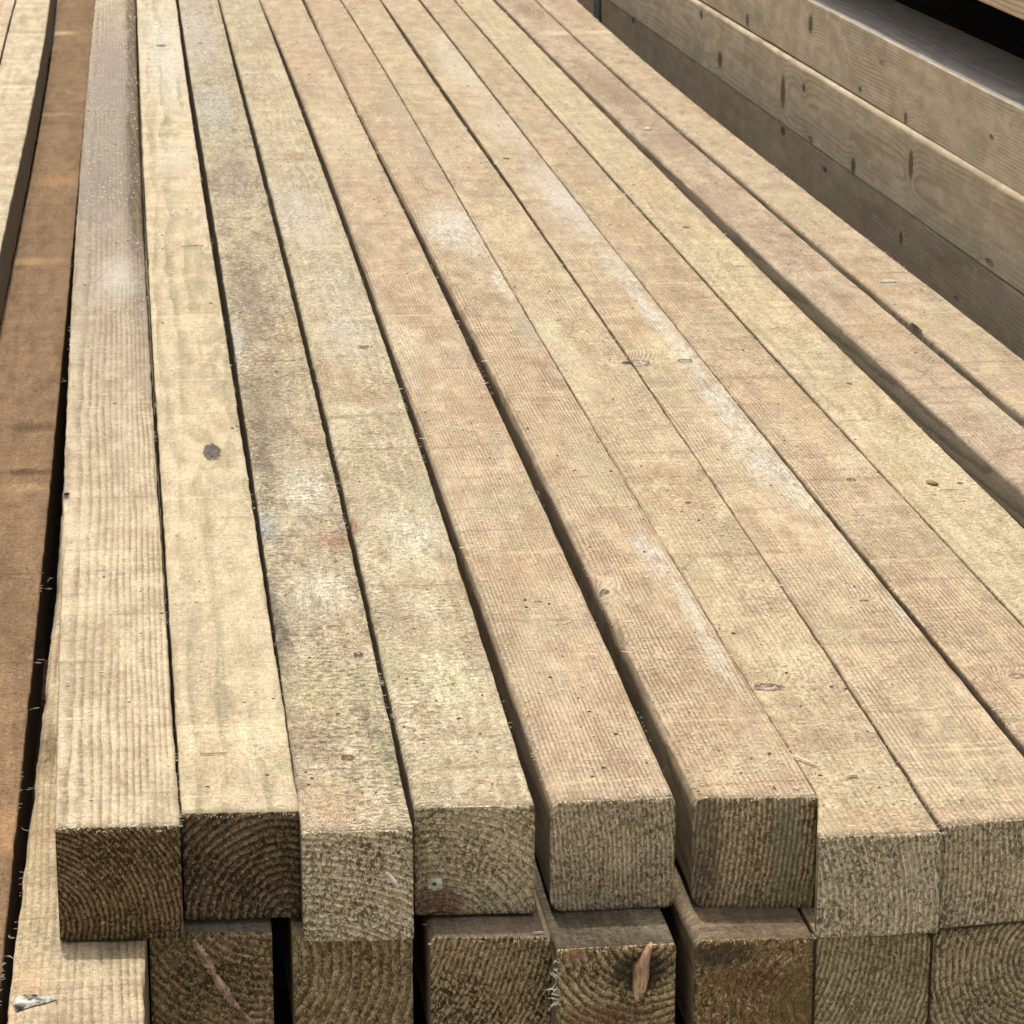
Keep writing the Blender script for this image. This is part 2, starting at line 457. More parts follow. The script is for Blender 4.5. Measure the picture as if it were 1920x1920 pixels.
# stains and knots are given where they lie on the surface: centre and half sizes measured on the photograph
def S(px, py, rx, ry, col, amt, ragged=1.6, z=0.0):
    c = onz(px, py, z); a = onz(px + rx, py, z); u = onz(px, py - ry, z); d = onz(px, py + ry, z)
    return [c.x, c.y, abs(a.x - c.x), abs(u.y - d.y) / 2, col, amt, ragged]
def place(lst, x0, y0):
    return [('xy', s[0] - x0, s[1] - y0, s[2], s[3], s[4], s[5], s[6]) for s in lst]
def Kn(px, py, rx, ry, col=(.20, .14, .10), z=0.0, halo=(.50, .38, .22)):
    c = onz(px, py, z); a = onz(px + rx, py, z); u = onz(px, py - ry, z); d = onz(px, py + ry, z)
    return [c.x, c.y, abs(a.x - c.x), max(abs(u.y - d.y) / 2, .0015), col, halo]
def placek(lst, x0, y0):
    return [('xy', s[0] - x0, s[1] - y0, s[2], s[3], s[4], s[5]) for s in lst]

GREY = (.225, .19, .155); BLUE = (.40, .39, .35); CHALK = (.54, .52, .47); DARK = (.15, .12, .085); RED = (.36, .17, .09)
GREEN = (.36, .335, .20); PALE = (.62, .55, .38); WARM = (.41, .285, .17); LILAC = (.50, .45, .39)

def board(name, label, cat, group, left, right, front, z, H, p, knots=(), stains=(), **kw):
    flare = kw.pop('flare', None)
    L = tabs(left, z); R = tabs(right, z)
    if flare:      # the last centimetre of the left edge spreads past its neighbour's end
        q = onz(*front[0], z); L = [(q.y, q.x), (q.y + .006, q.x + .0005), (flare, interp(L, flare))] + [t for t in L if t[0] > flare + .01]
    far = kw.pop('far', None)
    if far:
        L = [t for t in L if t[0] < 1.7] + [(4.35, far[0])]; R = [t for t in R if t[0] < 1.7] + [(4.35, far[1])]
    fl = onz(*front[0], z).y; fr = onz(*front[1], z).y
    x0 = (interp(L, fl) + interp(R, fr)) / 2; y0 = min(fl, fr)
    p = dict(p); p['stains'] = place(stains, x0, y0); p['knots'] = placek(knots, x0, y0)
    b, _, _ = timber(name, label, cat, group, L, R, fl, fr, z, H, p, **kw)
    if z == 0.0 or kw.get('dust'): TOPS.append((L, R, y0, 4.3, z))
    return b

GT = "square sawn timbers of the top layer"
GB = "square sawn timbers of the second layer"
def P(col, dark, pith, sp, grain, fuzz, saw, end=None, **k):
    if col[0] > .4:
        col = tuple(.58 * a + .42 * b for a, b in zip(col, (.455, .375, .25))); col = (col[0] * .985, col[1] * .992, col[2] * 1.02)
        dark = (dark[0] * .85, dark[1] * .86, dark[2] * .92)
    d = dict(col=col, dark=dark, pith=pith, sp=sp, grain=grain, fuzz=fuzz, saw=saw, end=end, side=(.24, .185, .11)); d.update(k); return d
EB = dict(crumb=.64, light=(.30, .22, .12), darkc=(.075, .048, .022))             # brown ends
EL = dict(light=(.52, .43, .28), darkc=(.17, .125, .07), crumb=.56)               # pale ends

# ---- top layer, left to right
board('timber', 'straw coloured timber with dark brown cut end and weathered grey far half, by chestnut timber', 'timber', GT,
      [(177, 20), (151, 300), (134, 600), (118, 900), (112, 1200), (105, 1460), (104, 1553)],
      [(254, 20), (263, 300), (277, 600), (294, 900), (314, 1200), (333, 1460), (336, 1550)], ((104, 1554), (336, 1550)), 0.0, .0465,
      P((.50, .405, .265), (.27, .195, .11), (-.034, -.040), .0021, .8, .35, .16, dict(light=(.30, .21, .11), darkc=(.07, .042, .018), K=1.35, crumb=.655, ring=.95), wob=.003, rn=1.2, whisk=70, tint=.5, fibre=.2),
      stains=[S(205, 230, 150, 345, GREY, 1.0, .3), S(254, 330, 24, 270, (.12, .085, .065), 1, .25), S(250, 60, 18, 110, (.12, .085, .065), 1, .25), S(180, 350, 50, 60, (.20, .17, .14), .6, 1.5), S(205, 120, 25, 90, (.25, .20, .19), .5), S(220, 520, 50, 50, LILAC, .6), S(125, 930, 6, 8, (.03, .03, .05), .9)],
      wane=[('r', 2.30, 4.4, .0135, 0)])
board('timber', 'cream yellow timber with one black knot, dark brown cut end and whitish far end', 'timber', GT,
      [(257, 20), (268, 300), (284, 600), (302, 900), (319, 1200), (337, 1460), (342, 1525)],
      [(332, 20), (373, 300), (417, 600), (465, 900), (514, 1200), (554, 1460), (558, 1520)], ((342, 1526), (558, 1521)), 0.0, .0445,
      P((.52, .42, .265), (.32, .265, .15), (.016, -.045), .0062, .7, .38, .22, dict(light=(.27, .20, .115), darkc=(.07, .046, .024), K=1.35, crumb=.655, ring=.95, spk=.5), wob=.012, tint=.4, bend=1.0),
      knots=[Kn(397, 847, 16, 15, (.075, .068, .065)), Kn(303, 85, 10, 2, (.12, .10, .09))],
      stains=[S(310, 90, 60, 110, CHALK, .7, 1.2), S(330, 290, 45, 40, CHALK, .4), S(400, 1440, 70, 60, WARM, .35), S(480, 1400, 60, 60, PALE, .5)])
board('timber', 'mottled grey green timber with rough fibres, reddish patch and pale lowest hanging cut end', 'timber', GT,
      [(338, 20), (383, 300), (431, 600), (475, 900), (517, 1200), (557, 1460), (562, 1560)],
      [(413, 20), (484, 300), (558, 600), (627, 900), (698, 1200), (757, 1460), (770, 1555)], ((562, 1560), (768, 1555)), 0.0, .0455,
      P((.43, .355, .235), (.17, .125, .075), (-.02, -.10), .0028, .25, 1.35, .12, dict(light=(.60, .465, .29), darkc=(.16, .11, .06), K=1.75, crumb=.555, ring=.6, worm=.9, fuzz=.95), tint=1.0, fine=.8, tintb=(.42, .38, .24), bump=.0009),
      knots=[Kn(652, 1420, 11, 6, (.16, .11, .06)), Kn(672, 1228, 9, 5, (.12, .10, .07))],
      stains=[S(622, 1014, 46, 24, (.31, .185, .12), .8, 2.2), S(640, 1018, 22, 10, (.24, .12, .07), .7, 2.2), S(400, 200, 45, 60, BLUE, .6), S(370, 60, 50, 80, LILAC, .6), S(440, 330, 40, 60, (.25, .21, .16), .7), S(470, 560, 45, 110, (.22, .18, .13), .75), S(490, 760, 60, 110, (.23, .18, .12), .7), S(445, 640, 14, 50, BLUE, .8),
              S(500, 985, 30, 40, (.30, .32, .30), .7), S(570, 920, 50, 50, (.62, .58, .48), .8), S(610, 1110, 55, 55, (.62, .57, .46), .8), S(515, 1170, 34, 120, DARK, 1), S(500, 860, 26, 90, DARK, .7), S(740, 1300, 22, 120, DARK, .6),
              S(600, 1290, 70, 60, (.42, .37, .2), .5), S(680, 1280, 50, 45, GREEN, .6), S(600, 1390, 60, 50, (.22, .17, .10), .5), S(730, 1420, 30, 80, (.24, .22, .13), .7), S(620, 1500, 70, 60, WARM, .7)])
board('timber', 'pale yellow green blotched timber with a small square chip on its cut end', 'timber', GT,
      [(417, 20), (491, 300), (570, 600), (640, 900), (704, 1200), (768, 1460), (775, 1512)],
      [(493, 20), (600, 300), (703, 600), (808, 900), (905, 1200), (988, 1460), (1000, 1510)], ((775, 1513), (1000, 1509)), 0.0, .0455,
      P((.50, .42, .275), (.28, .21, .12), (-.012, -.055), .0030, .3, 1.0, .2, dict(light=(.50, .40, .23), darkc=(.17, .12, .062), K=1.8, crumb=.54, ring=.55, stains=[(-.014, -.040, .012, .009, (.26, .15, .10), .8)]), fine=.9),
      knots=[Kn(682, 651, 10, 3)],
      stains=[S(664, 985, 10, 24, (.30, .165, .10), .8, 2), S(560, 400, 60, 70, LILAC, .6), S(620, 520, 50, 70, CHALK, .35), S(650, 620, 50, 60, LILAC, .5), S(770, 1000, 60, 60, (.60, .57, .45), .8), S(680, 860, 40, 70, GREEN, .45), S(800, 930, 45, 40, (.34, .32, .20), .5),
              S(840, 1270, 70, 70, (.60, .56, .36), .8), S(800, 1140, 40, 40, PALE, .6), S(880, 1370, 70, 18, (.30, .24, .15), .5), S(740, 1250, 30, 60, GREEN, .4)], r=(.0030, .0012, .0012, .0015))
board('timber', 'pinkish tan timber with fine straight grain, between pale yellow green and reddish timbers', 'timber', GT,
      [(497, 20), (608, 300), (718, 600), (826, 900), (922, 1200), (1018, 1460), (1034, 1503)],
      [(576, 20), (712, 300), (857, 600), (997, 900), (1133, 1200), (1252, 1460), (1265, 1496)], ((1032, 1504), (1265, 1495)), 0.0, .0465,
      P((.47, .345, .22), (.30, .205, .125), (-.30, -.045), .0019, .9, .45, .16, dict(light=(.46, .365, .225), darkc=(.17, .125, .075), K=1.9, crumb=.56, ring=.6), wob=.006, edge=.0004),
      stains=[S(930, 950, 60, 30, GREEN, .45), S(750, 640, 50, 60, PALE, .5), S(640, 250, 60, 80, PALE, .4), S(980, 1080, 80, 60, WARM, .35)],
      knots=[Kn(1010, 1128, 8, 2), Kn(984, 1124, 3, 3, (.05, .04, .03))], r=(.0045, .0022, .003, .005), wane=[('l', 0, 1.9, .0050, 0)])
board('timber', 'reddish timber with strong straight grain and yellow green corner stain on its cut end', 'timber', GT,
      [(581, 20), (719, 300), (873, 600), (1020, 900), (1166, 1200), (1281, 1460), (1300, 1489)],
      [(650, 20), (820, 300), (989, 600), (1173, 900), (1354, 1200), (1512, 1460), (1535, 1493)], ((1298, 1494), (1536, 1492)), 0.0, .0472,
      P((.46, .335, .21), (.27, .175, .10), (-.22, .000), .0021, .95, .45, .12, dict(light=(.50, .38, .22), darkc=(.18, .125, .068), K=1.85, crumb=.585, ring=.8, stains=[(.012, -.022, .007, .03, (.38, .40, .26), .5), (.021, -.041, .012, .006, (.42, .39, .15), .5), (-.02, -.02, .008, .04, (.13, .10, .07), .6)]), wob=.006, edge=.0005),
      knots=[Kn(1133, 1108, 9, 5, (.16, .10, .06), halo=(.70, .64, .50))],
      stains=[S(860, 430, 75, 60, CHALK, .85), S(800, 290, 30, 60, (.32, .27, .2), .6), S(945, 530, 25, 50, (.66, .62, .52), .6), S(985, 610, 35, 50, (.36, .33, .24), .6), S(740, 200, 30, 60, (.36, .30, .22), .6),
              S(1120, 880, 40, 100, (.42, .37, .24), .5), S(1225, 1040, 30, 50, CHALK, .7, 2.4), S(1290, 1130, 25, 60, (.56, .52, .42), .6, 2.4), S(1345, 1230, 25, 60, (.52, .47, .38), .6, 2.6), S(1390, 1340, 30, 60, (.38, .28, .2), .5), S(1145, 1090, 25, 22, (.62, .52, .36), .6)],
      r=(.0050, .0008, .0012, .006), wane=[('l', 0, 2.3, .0062, 0), ('bl', 0, 1.4, .008, 0)])
board('timber', 'honey coloured timber with one grey oval knot near its end, tight against the reddish timber', 'timber', GT,
      [(653, 20), (823, 300), (991, 600), (1175, 900), (1356, 1200), (1514, 1460)],
      [(725, 20), (918, 300), (1127, 600), (1332, 900), (1535, 1200), (1700, 1460), (1765, 1560)], ((1536, 1570), (1762, 1561)), 0.0, .0415,
      P((.50, .385, .235), (.31, .22, .13), (-.10, -.03), .0023, .6, .65, .1, dict(light=(.50, .405, .26), darkc=(.16, .12, .075), K=1.75, crumb=.55, ring=.55, worm=.85, fuzz=.8), fine=.9),
      knots=[Kn(1440, 1288, 27, 7, (.25, .19, .16)), Kn(1178, 680, 12, 3, (.06, .05, .04)), Kn(1290, 942, 6, 2, (.08, .06, .05)), Kn(1375, 1187, 4, 2, (.06, .05, .04))],
      stains=[S(1140, 1000, 40, 70, (.50, .44, .26), .6), S(1040, 640, 40, 90, (.56, .5, .34), .6), S(1640, 1540, 120, 30, WARM, .55), S(1500, 1250, 60, 60, PALE, .4), S(960, 440, 50, 60, (.52, .40, .26), .5)], flare=onz(1536, 1493).y)
board('timber', 'tan timber with a long whitish chalky smear and dark double knot at its left edge', 'timber', GT,
      [(730, 20), (925, 300), (1131, 600), (1335, 900), (1538, 1200), (1704, 1460), (1770, 1550)],
      [(800, 20), (1022, 300), (1252, 600), (1503, 900), (1740, 1200), (1935, 1436), (2010, 1530)], ((1770, 1549), (2010, 1528)), 0.0, .0425,
      P((.50, .38, .235), (.30, .21, .13), (-.16, -.02), .0022, .85, .5, .1, dict(light=(.50, .40, .25), darkc=(.16, .12, .072), K=1.8, crumb=.56, ring=.7)),
      knots=[Kn(1196, 681, 24, 6, (.30, .27, .22)), Kn(1284, 677, 15, 4, (.24, .22, .18)), Kn(950, 297, 6, 2, (.10, .07, .05)), Kn(1620, 1126, 8, 2)],
      stains=[S(1060, 370, 55, 90, LILAC, .85), S(960, 240, 60, 60, LILAC, .5), S(860, 120, 45, 70, (.56, .52, .42), .5), S(1170, 510, 40, 45, CHALK, .6), S(1222, 590, 24, 60, CHALK, .9, 1.2), S(1285, 665, 35, 45, CHALK, .8), S(1250, 650, 40, 30, (.62, .54, .34), .7),
              S(1345, 745, 35, 50, CHALK, .85), S(1390, 810, 50, 50, (.60, .56, .46), .8), S(1440, 875, 55, 45, CHALK, .75), S(1500, 930, 45, 40, (.60, .55, .43), .8), S(1590, 1030, 30, 60, (.55, .50, .38), .5), S(1690, 1150, 16, 30, CHALK, .5)])
board('timber', 'light brown rough timber between the chalk smeared timber and the butter yellow one', 'timber', GT,
      [(805, 20), (1024, 300), (1256, 600), (1506, 900), (1754, 1200), (1955, 1436), (2040, 1540)],
      [(868, 20), (1115, 300), (1385, 600), (1661, 900), (1945, 1200), (2260, 1540)], ((2045, 1545), (2262, 1530)), 0.0, .045,
      P((.49, .36, .225), (.28, .19, .115), (-.16, -.02), .0021, .85, .6, .08, EL, fine=.95),
      knots=[Kn(1908, 1268, 14, 5, (.40, .27, .17)), Kn(1596, 900, 8, 3)],
      stains=[S(1500, 760, 60, 70, WARM, .4), S(1600, 870, 50, 40, PALE, .4), S(880, 80, 60, 60, (.40, .32, .2), .5), S(1190, 420, 60, 80, WARM, .4), S(1420, 650, 90, 15, (.34, .24, .15), .5)])
board('timber', 'bright butter yellow timber edged by the broad dark gap on its right', 'timber', GT,
      [(872, 20), (1120, 300), (1391, 600), (1664, 900), (1950, 1200), (2265, 1540)],
      [(943, 20), (1222, 300), (1517, 600), (1829, 900), (2140, 1200), (2490, 1540)], ((2265, 1545), (2490, 1525)), 0.0, .045,
      P((.53, .425, .26), (.33, .27, .15), (.02, -.09), .0034, .4, .72, .06, EL, tinta=(.48, .36, .22)),
      knots=[Kn(1287, 427, 6, 2, (.09, .07, .05)), Kn(1593, 720, 5, 2), Kn(1800, 906, 6, 2, (.10, .07, .05))],
      stains=[S(1220, 340, 70, 60, WARM, .3), S(1000, 130, 60, 50, (.46, .38, .25), .5), S(1760, 860, 70, 60, PALE, .4)])
board('timber', 'mauve brown timber with dark cross stains, between the two rightmost open gaps', 'timber', GT,
      [(952, 20), (1240, 300), (1558, 600), (1895, 900), (2230, 1200), (2610, 1540)],
      [(1023, 20), (1333, 300), (1681, 600), (2037, 900), (2390, 1200), (2790, 1540)], ((2610, 1545), (2790, 1530)), 0.0, .045,
      P((.43, .315, .215), (.23, .155, .10), (-.10, .01), .0026, .45, .5, .12, EL, tinta=(.27, .185, .125), tintb=(.45, .38, .27), side=(.50, .42, .28)),
      stains=[S(1130, 160, 45, 60, (.24, .165, .11), .7), S(990, 20, 30, 30, (.22, .15, .09), .7), S(1180, 190, 50, 20, (.23, .16, .11), .6), S(1260, 260, 50, 50, (.25, .17, .12), .6), S(1340, 380, 50, 40, (.27, .19, .13), .5), S(1050, 62, 60, 5, (.60, .48, .34), .8, .6), S(1900, 780, 70, 60, (.46, .41, .30), .5), S(1480, 400, 40, 60, (.52, .46, .34), .4), S(1650, 620, 60, 60, WARM, .5)],
      r=(.0025, .0012, .0012, .0012))
board('timber', 'outermost light tan timber beside the planed stack, a black split on its left edge', 'timber', GT,
      [(1028, 20), (1347, 300), (1700, 600), (2065, 900), (2425, 1200), (2830, 1540)],
      [(1103, 20), (1437, 300), (1825, 600), (2210, 900), (2600, 1200), (3030, 1540)], ((2830, 1545), (3030, 1530)), 0.0, .046,
      P((.46, .345, .225), (.25, .175, .11), (-.10, -.01), .0026, .4, .5, .1, EL, side=(.50, .42, .28)),
      stains=[S(1130, 60, 60, 5, (.60, .48, .34), .8, .6), S(1080, 20, 40, 30, (.30, .20, .13), .5), S(1500, 400, 60, 50, (.40, .35, .22), .4), S(1620, 520, 60, 40, WARM, .5), S(1760, 620, 50, 40, (.40, .33, .2), .5), S(1670, 530, 14, 4, (.74, .70, .58), .9, .5), S(1800, 720, 60, 60, PALE, .3)],
      knots=[Kn(1718, 612, 4, 10, (.02, .015, .01))], r=(.0028, .0012, .0012, .0012))

# ---- second layer
Z2 = -.0472
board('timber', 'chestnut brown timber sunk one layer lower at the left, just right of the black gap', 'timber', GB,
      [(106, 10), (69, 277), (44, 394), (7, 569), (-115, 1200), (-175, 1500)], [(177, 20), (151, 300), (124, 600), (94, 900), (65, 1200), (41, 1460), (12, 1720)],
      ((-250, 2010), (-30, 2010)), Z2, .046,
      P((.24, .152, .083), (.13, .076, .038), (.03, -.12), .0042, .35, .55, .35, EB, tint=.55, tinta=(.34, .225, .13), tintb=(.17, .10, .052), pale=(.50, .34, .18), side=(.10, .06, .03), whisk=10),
      stains=[S(110, 62, 40, 5, (.55, .38, .22), .8, .6, Z2), S(130, 20, 60, 6, (.20, .10, .05), .5, 1, Z2), S(60, 490, 80, 8, (.46, .29, .15), .6, .8, Z2), S(90, 215, 60, 5, (.46, .29, .15), .5, .8, Z2), S(60, 800, 70, 10, (.10, .055, .025), .8, 2.2, Z2), S(50, 885, 60, 8, (.08, .045, .02), .9, 2.4, Z2), S(50, 915, 60, 12, (.42, .27, .14), .6, .8, Z2), S(20, 1560, 40, 60, (.45, .26, .13), .6, 1.5, Z2), S(110, 340, 60, 15, (.42, .24, .11), .5, 1, Z2)])
board('timber', 'lower pale timber with waney bark edge and black and white knot at bottom left', 'timber', GB,
      [(112, 1000), (93, 1200), (65, 1460), (30, 1750), (14, 1900)], [(294, 900), (314, 1200), (290, 1500), (270, 1757), (271, 1900)],
      ((5, 2010), (272, 2005)), Z2, .046,
      P((.54, .42, .26), (.27, .20, .12), (-.12, .03), .0030, .85, .5, .1, EB, wob=.012, side=(.25, .2, .12), whisk=10, edge=.0011, tinta=(.50, .30, .15)),
      knots=[], stains=[S(60, 1560, 60, 250, (.42, .33, .19), .5, 1.2, Z2), S(60, 1830, 34, 70, (.48, .33, .20), .6, 2.2, Z2), S(90, 1400, 26, 60, (.16, .11, .05), .8, 2.0, Z2)],
      far=(-.0415, .003), wane=[('l', 1.2, 3.2, .0065, 0)])
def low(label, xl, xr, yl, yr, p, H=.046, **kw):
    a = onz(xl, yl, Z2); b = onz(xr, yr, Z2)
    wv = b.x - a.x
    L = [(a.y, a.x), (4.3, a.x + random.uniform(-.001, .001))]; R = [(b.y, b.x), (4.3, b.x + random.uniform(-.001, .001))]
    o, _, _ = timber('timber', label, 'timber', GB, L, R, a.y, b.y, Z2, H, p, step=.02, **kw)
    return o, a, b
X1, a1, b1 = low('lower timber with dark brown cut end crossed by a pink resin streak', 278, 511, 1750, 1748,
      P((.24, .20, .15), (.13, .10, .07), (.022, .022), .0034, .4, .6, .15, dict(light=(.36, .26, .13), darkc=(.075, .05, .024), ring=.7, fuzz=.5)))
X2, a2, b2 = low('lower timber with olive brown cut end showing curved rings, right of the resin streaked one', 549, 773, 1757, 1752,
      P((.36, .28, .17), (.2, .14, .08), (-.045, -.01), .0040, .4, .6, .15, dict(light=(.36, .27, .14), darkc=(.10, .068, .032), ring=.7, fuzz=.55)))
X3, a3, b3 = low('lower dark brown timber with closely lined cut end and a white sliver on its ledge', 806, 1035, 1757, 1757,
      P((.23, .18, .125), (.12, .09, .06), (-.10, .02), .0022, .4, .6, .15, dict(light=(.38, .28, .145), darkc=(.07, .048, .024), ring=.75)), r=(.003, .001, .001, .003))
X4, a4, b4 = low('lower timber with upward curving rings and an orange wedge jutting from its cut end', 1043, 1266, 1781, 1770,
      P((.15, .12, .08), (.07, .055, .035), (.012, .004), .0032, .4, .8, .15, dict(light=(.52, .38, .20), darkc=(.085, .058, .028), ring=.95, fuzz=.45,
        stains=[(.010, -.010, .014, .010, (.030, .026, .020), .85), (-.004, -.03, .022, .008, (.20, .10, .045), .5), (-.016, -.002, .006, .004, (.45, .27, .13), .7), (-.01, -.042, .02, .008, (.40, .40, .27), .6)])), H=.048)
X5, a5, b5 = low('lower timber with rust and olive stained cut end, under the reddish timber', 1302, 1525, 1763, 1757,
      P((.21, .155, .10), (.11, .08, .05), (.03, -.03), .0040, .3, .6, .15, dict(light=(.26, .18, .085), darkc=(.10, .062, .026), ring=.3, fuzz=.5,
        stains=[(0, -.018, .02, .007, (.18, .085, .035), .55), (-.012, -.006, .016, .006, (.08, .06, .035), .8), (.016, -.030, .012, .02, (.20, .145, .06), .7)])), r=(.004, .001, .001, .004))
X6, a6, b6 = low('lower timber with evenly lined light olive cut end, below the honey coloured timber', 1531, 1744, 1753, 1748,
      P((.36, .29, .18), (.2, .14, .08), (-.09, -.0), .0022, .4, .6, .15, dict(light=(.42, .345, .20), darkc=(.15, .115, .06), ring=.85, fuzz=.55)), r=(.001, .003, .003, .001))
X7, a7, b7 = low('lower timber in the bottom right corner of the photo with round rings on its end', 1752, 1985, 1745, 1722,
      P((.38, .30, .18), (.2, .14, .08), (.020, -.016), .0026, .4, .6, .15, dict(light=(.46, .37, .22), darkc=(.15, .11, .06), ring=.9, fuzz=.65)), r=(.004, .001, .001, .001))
# the rest of the second layer, which carries the timbers to the right
for k in range(4):
    pass

# ---- neighbouring pack at the left
GL = "timbers of the neighbouring pack at the left"
board('timber', 'greyish cream timber of the left pack, left of the black gap by the chestnut timber', 'timber', GL,
      [(30, 0), (15, 73), (0, 113), (-70, 420), (-200, 900)], [(95, 0), (80, 73), (67, 160), (55, 233), (27, 350), (7, 430), (-90, 900)],
      ((-320, 1560), (-190, 1560)), 0.0, .046,
      P((.52, .43, .285), (.30, .225, .14), (.02, -.08), .004, .3, .4, .5, EL, side=(.11, .085, .05)),
      stains=[S(50, 60, 60, 4, (.3, .24, .15), .6, 1), S(30, 155, 60, 5, (.28, .22, .14), .6, 1), S(30, 163, 50, 3, (.66, .57, .40), .7, 1)], wane=[('r', 1.8, 4.4, .002, 0)])
board('timber', 'peach toned timber in the top left corner of the photo, outermost on the left', 'timber', GL,
      [(-45, 0), (-110, 200), (-300, 900)], [(27, 0), (12, 73), (-4, 113), (-75, 420), (-205, 900)],
      ((-450, 1560), (-325, 1560)), 0.0, .046, P((.52, .38, .25), (.30, .2, .12), (.02, -.08), .004, .3, .4, .3, EL, side=(.2, .15, .09)))

# ------------------------------------------------------------------ planed stack on the right
XS = .620
def zline(pts):
    t = sorted((onx(x, y, XS).y, onx(x, y, XS).z) for x, y in pts)
    (ya, za), (yb, zb) = t[0], t[-1]
    return lambda Y: za + (zb - za) * (Y - ya) / (yb - ya)
z_top = zline([(1510, 0), (1920, 211)]); z_s1 = zline([(1301, 0), (1920, 375)]); z_s2 = zline([(1143, 0), (1920, 558)])
GS = "planed boards stacked on edge at the right"
def KF(px, py, rx, ry, col=(.11, .075, .05), halo=(.34, .27, .19)):
    c = onx(px, py, XS); a = onx(px + rx, py, XS); u = onx(px, py - ry, XS)
    return [c.y, c.z, abs(a.y - c.y), abs(u.z - c.z), col, halo]
def stacked(label, zt, zb, dx, wdt, knots, p, r, stains=()):
    y0 = 1.15; top0 = zt(y0)
    p = dict(p)
    p['knots'] = [('yz', k[0] - y0, k[1] - top0, k[2], k[3], k[4], k[5]) for k in knots]
    p['stains'] = [('yz', k[0] - y0, k[1] - top0, k[2], k[3], k[4], k[5], k[6]) for k in stains]
    H = zt(2.5) - zb(2.5) - .0008
    o, _, _ = timber('planed_board', label, 'planed board', GS, [(0, XS + dx), (5, XS + dx)], [(0, XS + dx + wdt), (5, XS + dx + wdt)], y0, y0, top0, H, p, r=r, zfun=lambda Y: zt(Y) - top0, y1=5.2, step=.02)
    return o
PP = dict(planed=1, fibre=.25, rn=.8, bend=1.3, col=(.50, .415, .30), dark=(.30, .235, .15), grain=.62, fuzz=.10, saw=.03, side=None, end=EL, bump=.00025, edge=.0002, tinta=(.36, .28, .175), tintb=(.40, .34, .22), fine=1.2, whisk=4, whisk2=4, wob=.03)
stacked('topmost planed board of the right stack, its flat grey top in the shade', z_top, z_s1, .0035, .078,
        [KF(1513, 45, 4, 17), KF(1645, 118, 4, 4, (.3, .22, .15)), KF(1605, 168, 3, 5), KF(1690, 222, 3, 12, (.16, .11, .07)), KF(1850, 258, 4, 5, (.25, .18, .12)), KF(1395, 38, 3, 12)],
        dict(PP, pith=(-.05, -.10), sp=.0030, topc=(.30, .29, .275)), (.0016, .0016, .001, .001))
stacked('middle planed board of the right stack with tall dark knots and pale top edge', z_s1, z_s2, 0, .078,
        [KF(1507, 165, 3, 8), KF(1468, 172, 4, 30), KF(1600, 312, 4, 15), KF(1708, 308, 4, 26), KF(1350, 112, 4, 14), KF(1315, 28, 3, 8), KF(1520, 262, 4, 6, (.2, .14, .1)), KF(1855, 492, 8, 6, (.2, .15, .1))],
        dict(PP, pith=(-.02, -.045), sp=.0042, col=(.47, .385, .27), wob=.03), (.0036, .002, .001, .001))
z_s3 = lambda Y: z_s2(Y) - .066
stacked('lowest visible planed board of the right stack, darkest, half hidden behind the outer timber', z_s2, z_s3, .001, .078,
        [KF(1466, 246, 4, 8), KF(1687, 447, 3, 12), KF(1545, 318, 4, 5), KF(1186, 38, 3, 6), KF(1790, 560, 4, 4, (.2, .14, .1))],
        dict(PP, pith=(-.03, -.10), sp=.0036, col=(.40, .325, .23), wob=.03), (.0022, .002, .001, .001))
# pack above, carried on bearers
for k in range(6):
    xa = .626 + k * .0807
    o, _, _ = timber('timber', ['tan timber of the raised pack poking into the top right corner', 'dark underside timber second in the raised pack above the stack', 'dark underside timber third in the raised pack above the stack', 'dark underside timber fourth in the raised pack', 'dark underside timber fifth in the raised pack', 'dark underside timber sixth in the raised pack'][k], 'timber', "timbers of the raised pack over the right stack",
           [(0, xa), (5, xa)], [(0, xa + .080), (5, xa + .080)], 1.0, 1.0, .2415, .062, P((.50, .36, .235), (.32, .22, .13), (-.1, 0), .003, .4, .5, .1, EL, side=(.62, .46, .31) if k == 0 else (.2, .15, .1), whisk=4, whisk2=4, edge=.001), y1=5.2, step=.02)  # first timber's side colour is lightened to suggest grazing sun

# (the added black box for the shaded void is built below with box())
# ------------------------------------------------------------------ bearers and ground
def box(name, x0, x1, y0, y1, z0, z1, mat, label, cat, group=None):
    bm = bmesh.new()
    for v in bmesh.ops.create_cube(bm, size=1)['verts']:
        v.co = ((v.co.x) * (x1 - x0), (v.co.y) * (y1 - y0), (v.co.z + .5) * (z1 - z0))
    bmesh.ops.bevel(bm, geom=bm.edges[:], offset=.002, segments=2, affect='EDGES')
    me = bpy.data.meshes.new(name); bm.to_mesh(me); bm.free(); me.materials.append(mat)
    o = bpy.data.objects.new(name, me); COL.objects.link(o); o.location = ((x0 + x1) / 2, (y0 + y1) / 2, z0)
    return tag(o, label, cat, group)
M_bear = plain_mat("bearer_wood", (.16, .12, .075), (.09, .065, .04), 120)
GZ = -.19
for k, yb in enumerate((1.55, 2.9, 4.1)):
    box('bearer', -.30, .585, yb, yb + .07, GZ + .0045, Z2 - .0482, M_bear, ['front bearer under the square timber pile', 'middle bearer under the square timber pile', 'rear bearer under the square timber pile'][k], 'bearer', 'bearers under the pile')
    box('bearer', .60, .88, yb, yb + .07, GZ, z_s3(2.5) - .006, M_bear, ['front bearer under the planed stack', 'middle bearer under the planed stack', 'rear bearer under the planed stack'][k], 'bearer', 'bearers under the planed stack')
for k, yb in enumerate((1.3, 4.3)):
    box('bearer', .665, .86, yb, yb + .07, z_top(yb) + .0012, .179, M_bear, ['front spacer carrying the raised pack', 'rear spacer carrying the raised pack'][k], 'bearer', 'spacers under the raised pack')
M_black = plain_mat("black_sheet", (.020, .019, .018), (.012, .011, .010), 30, 1.0, .002, .05)
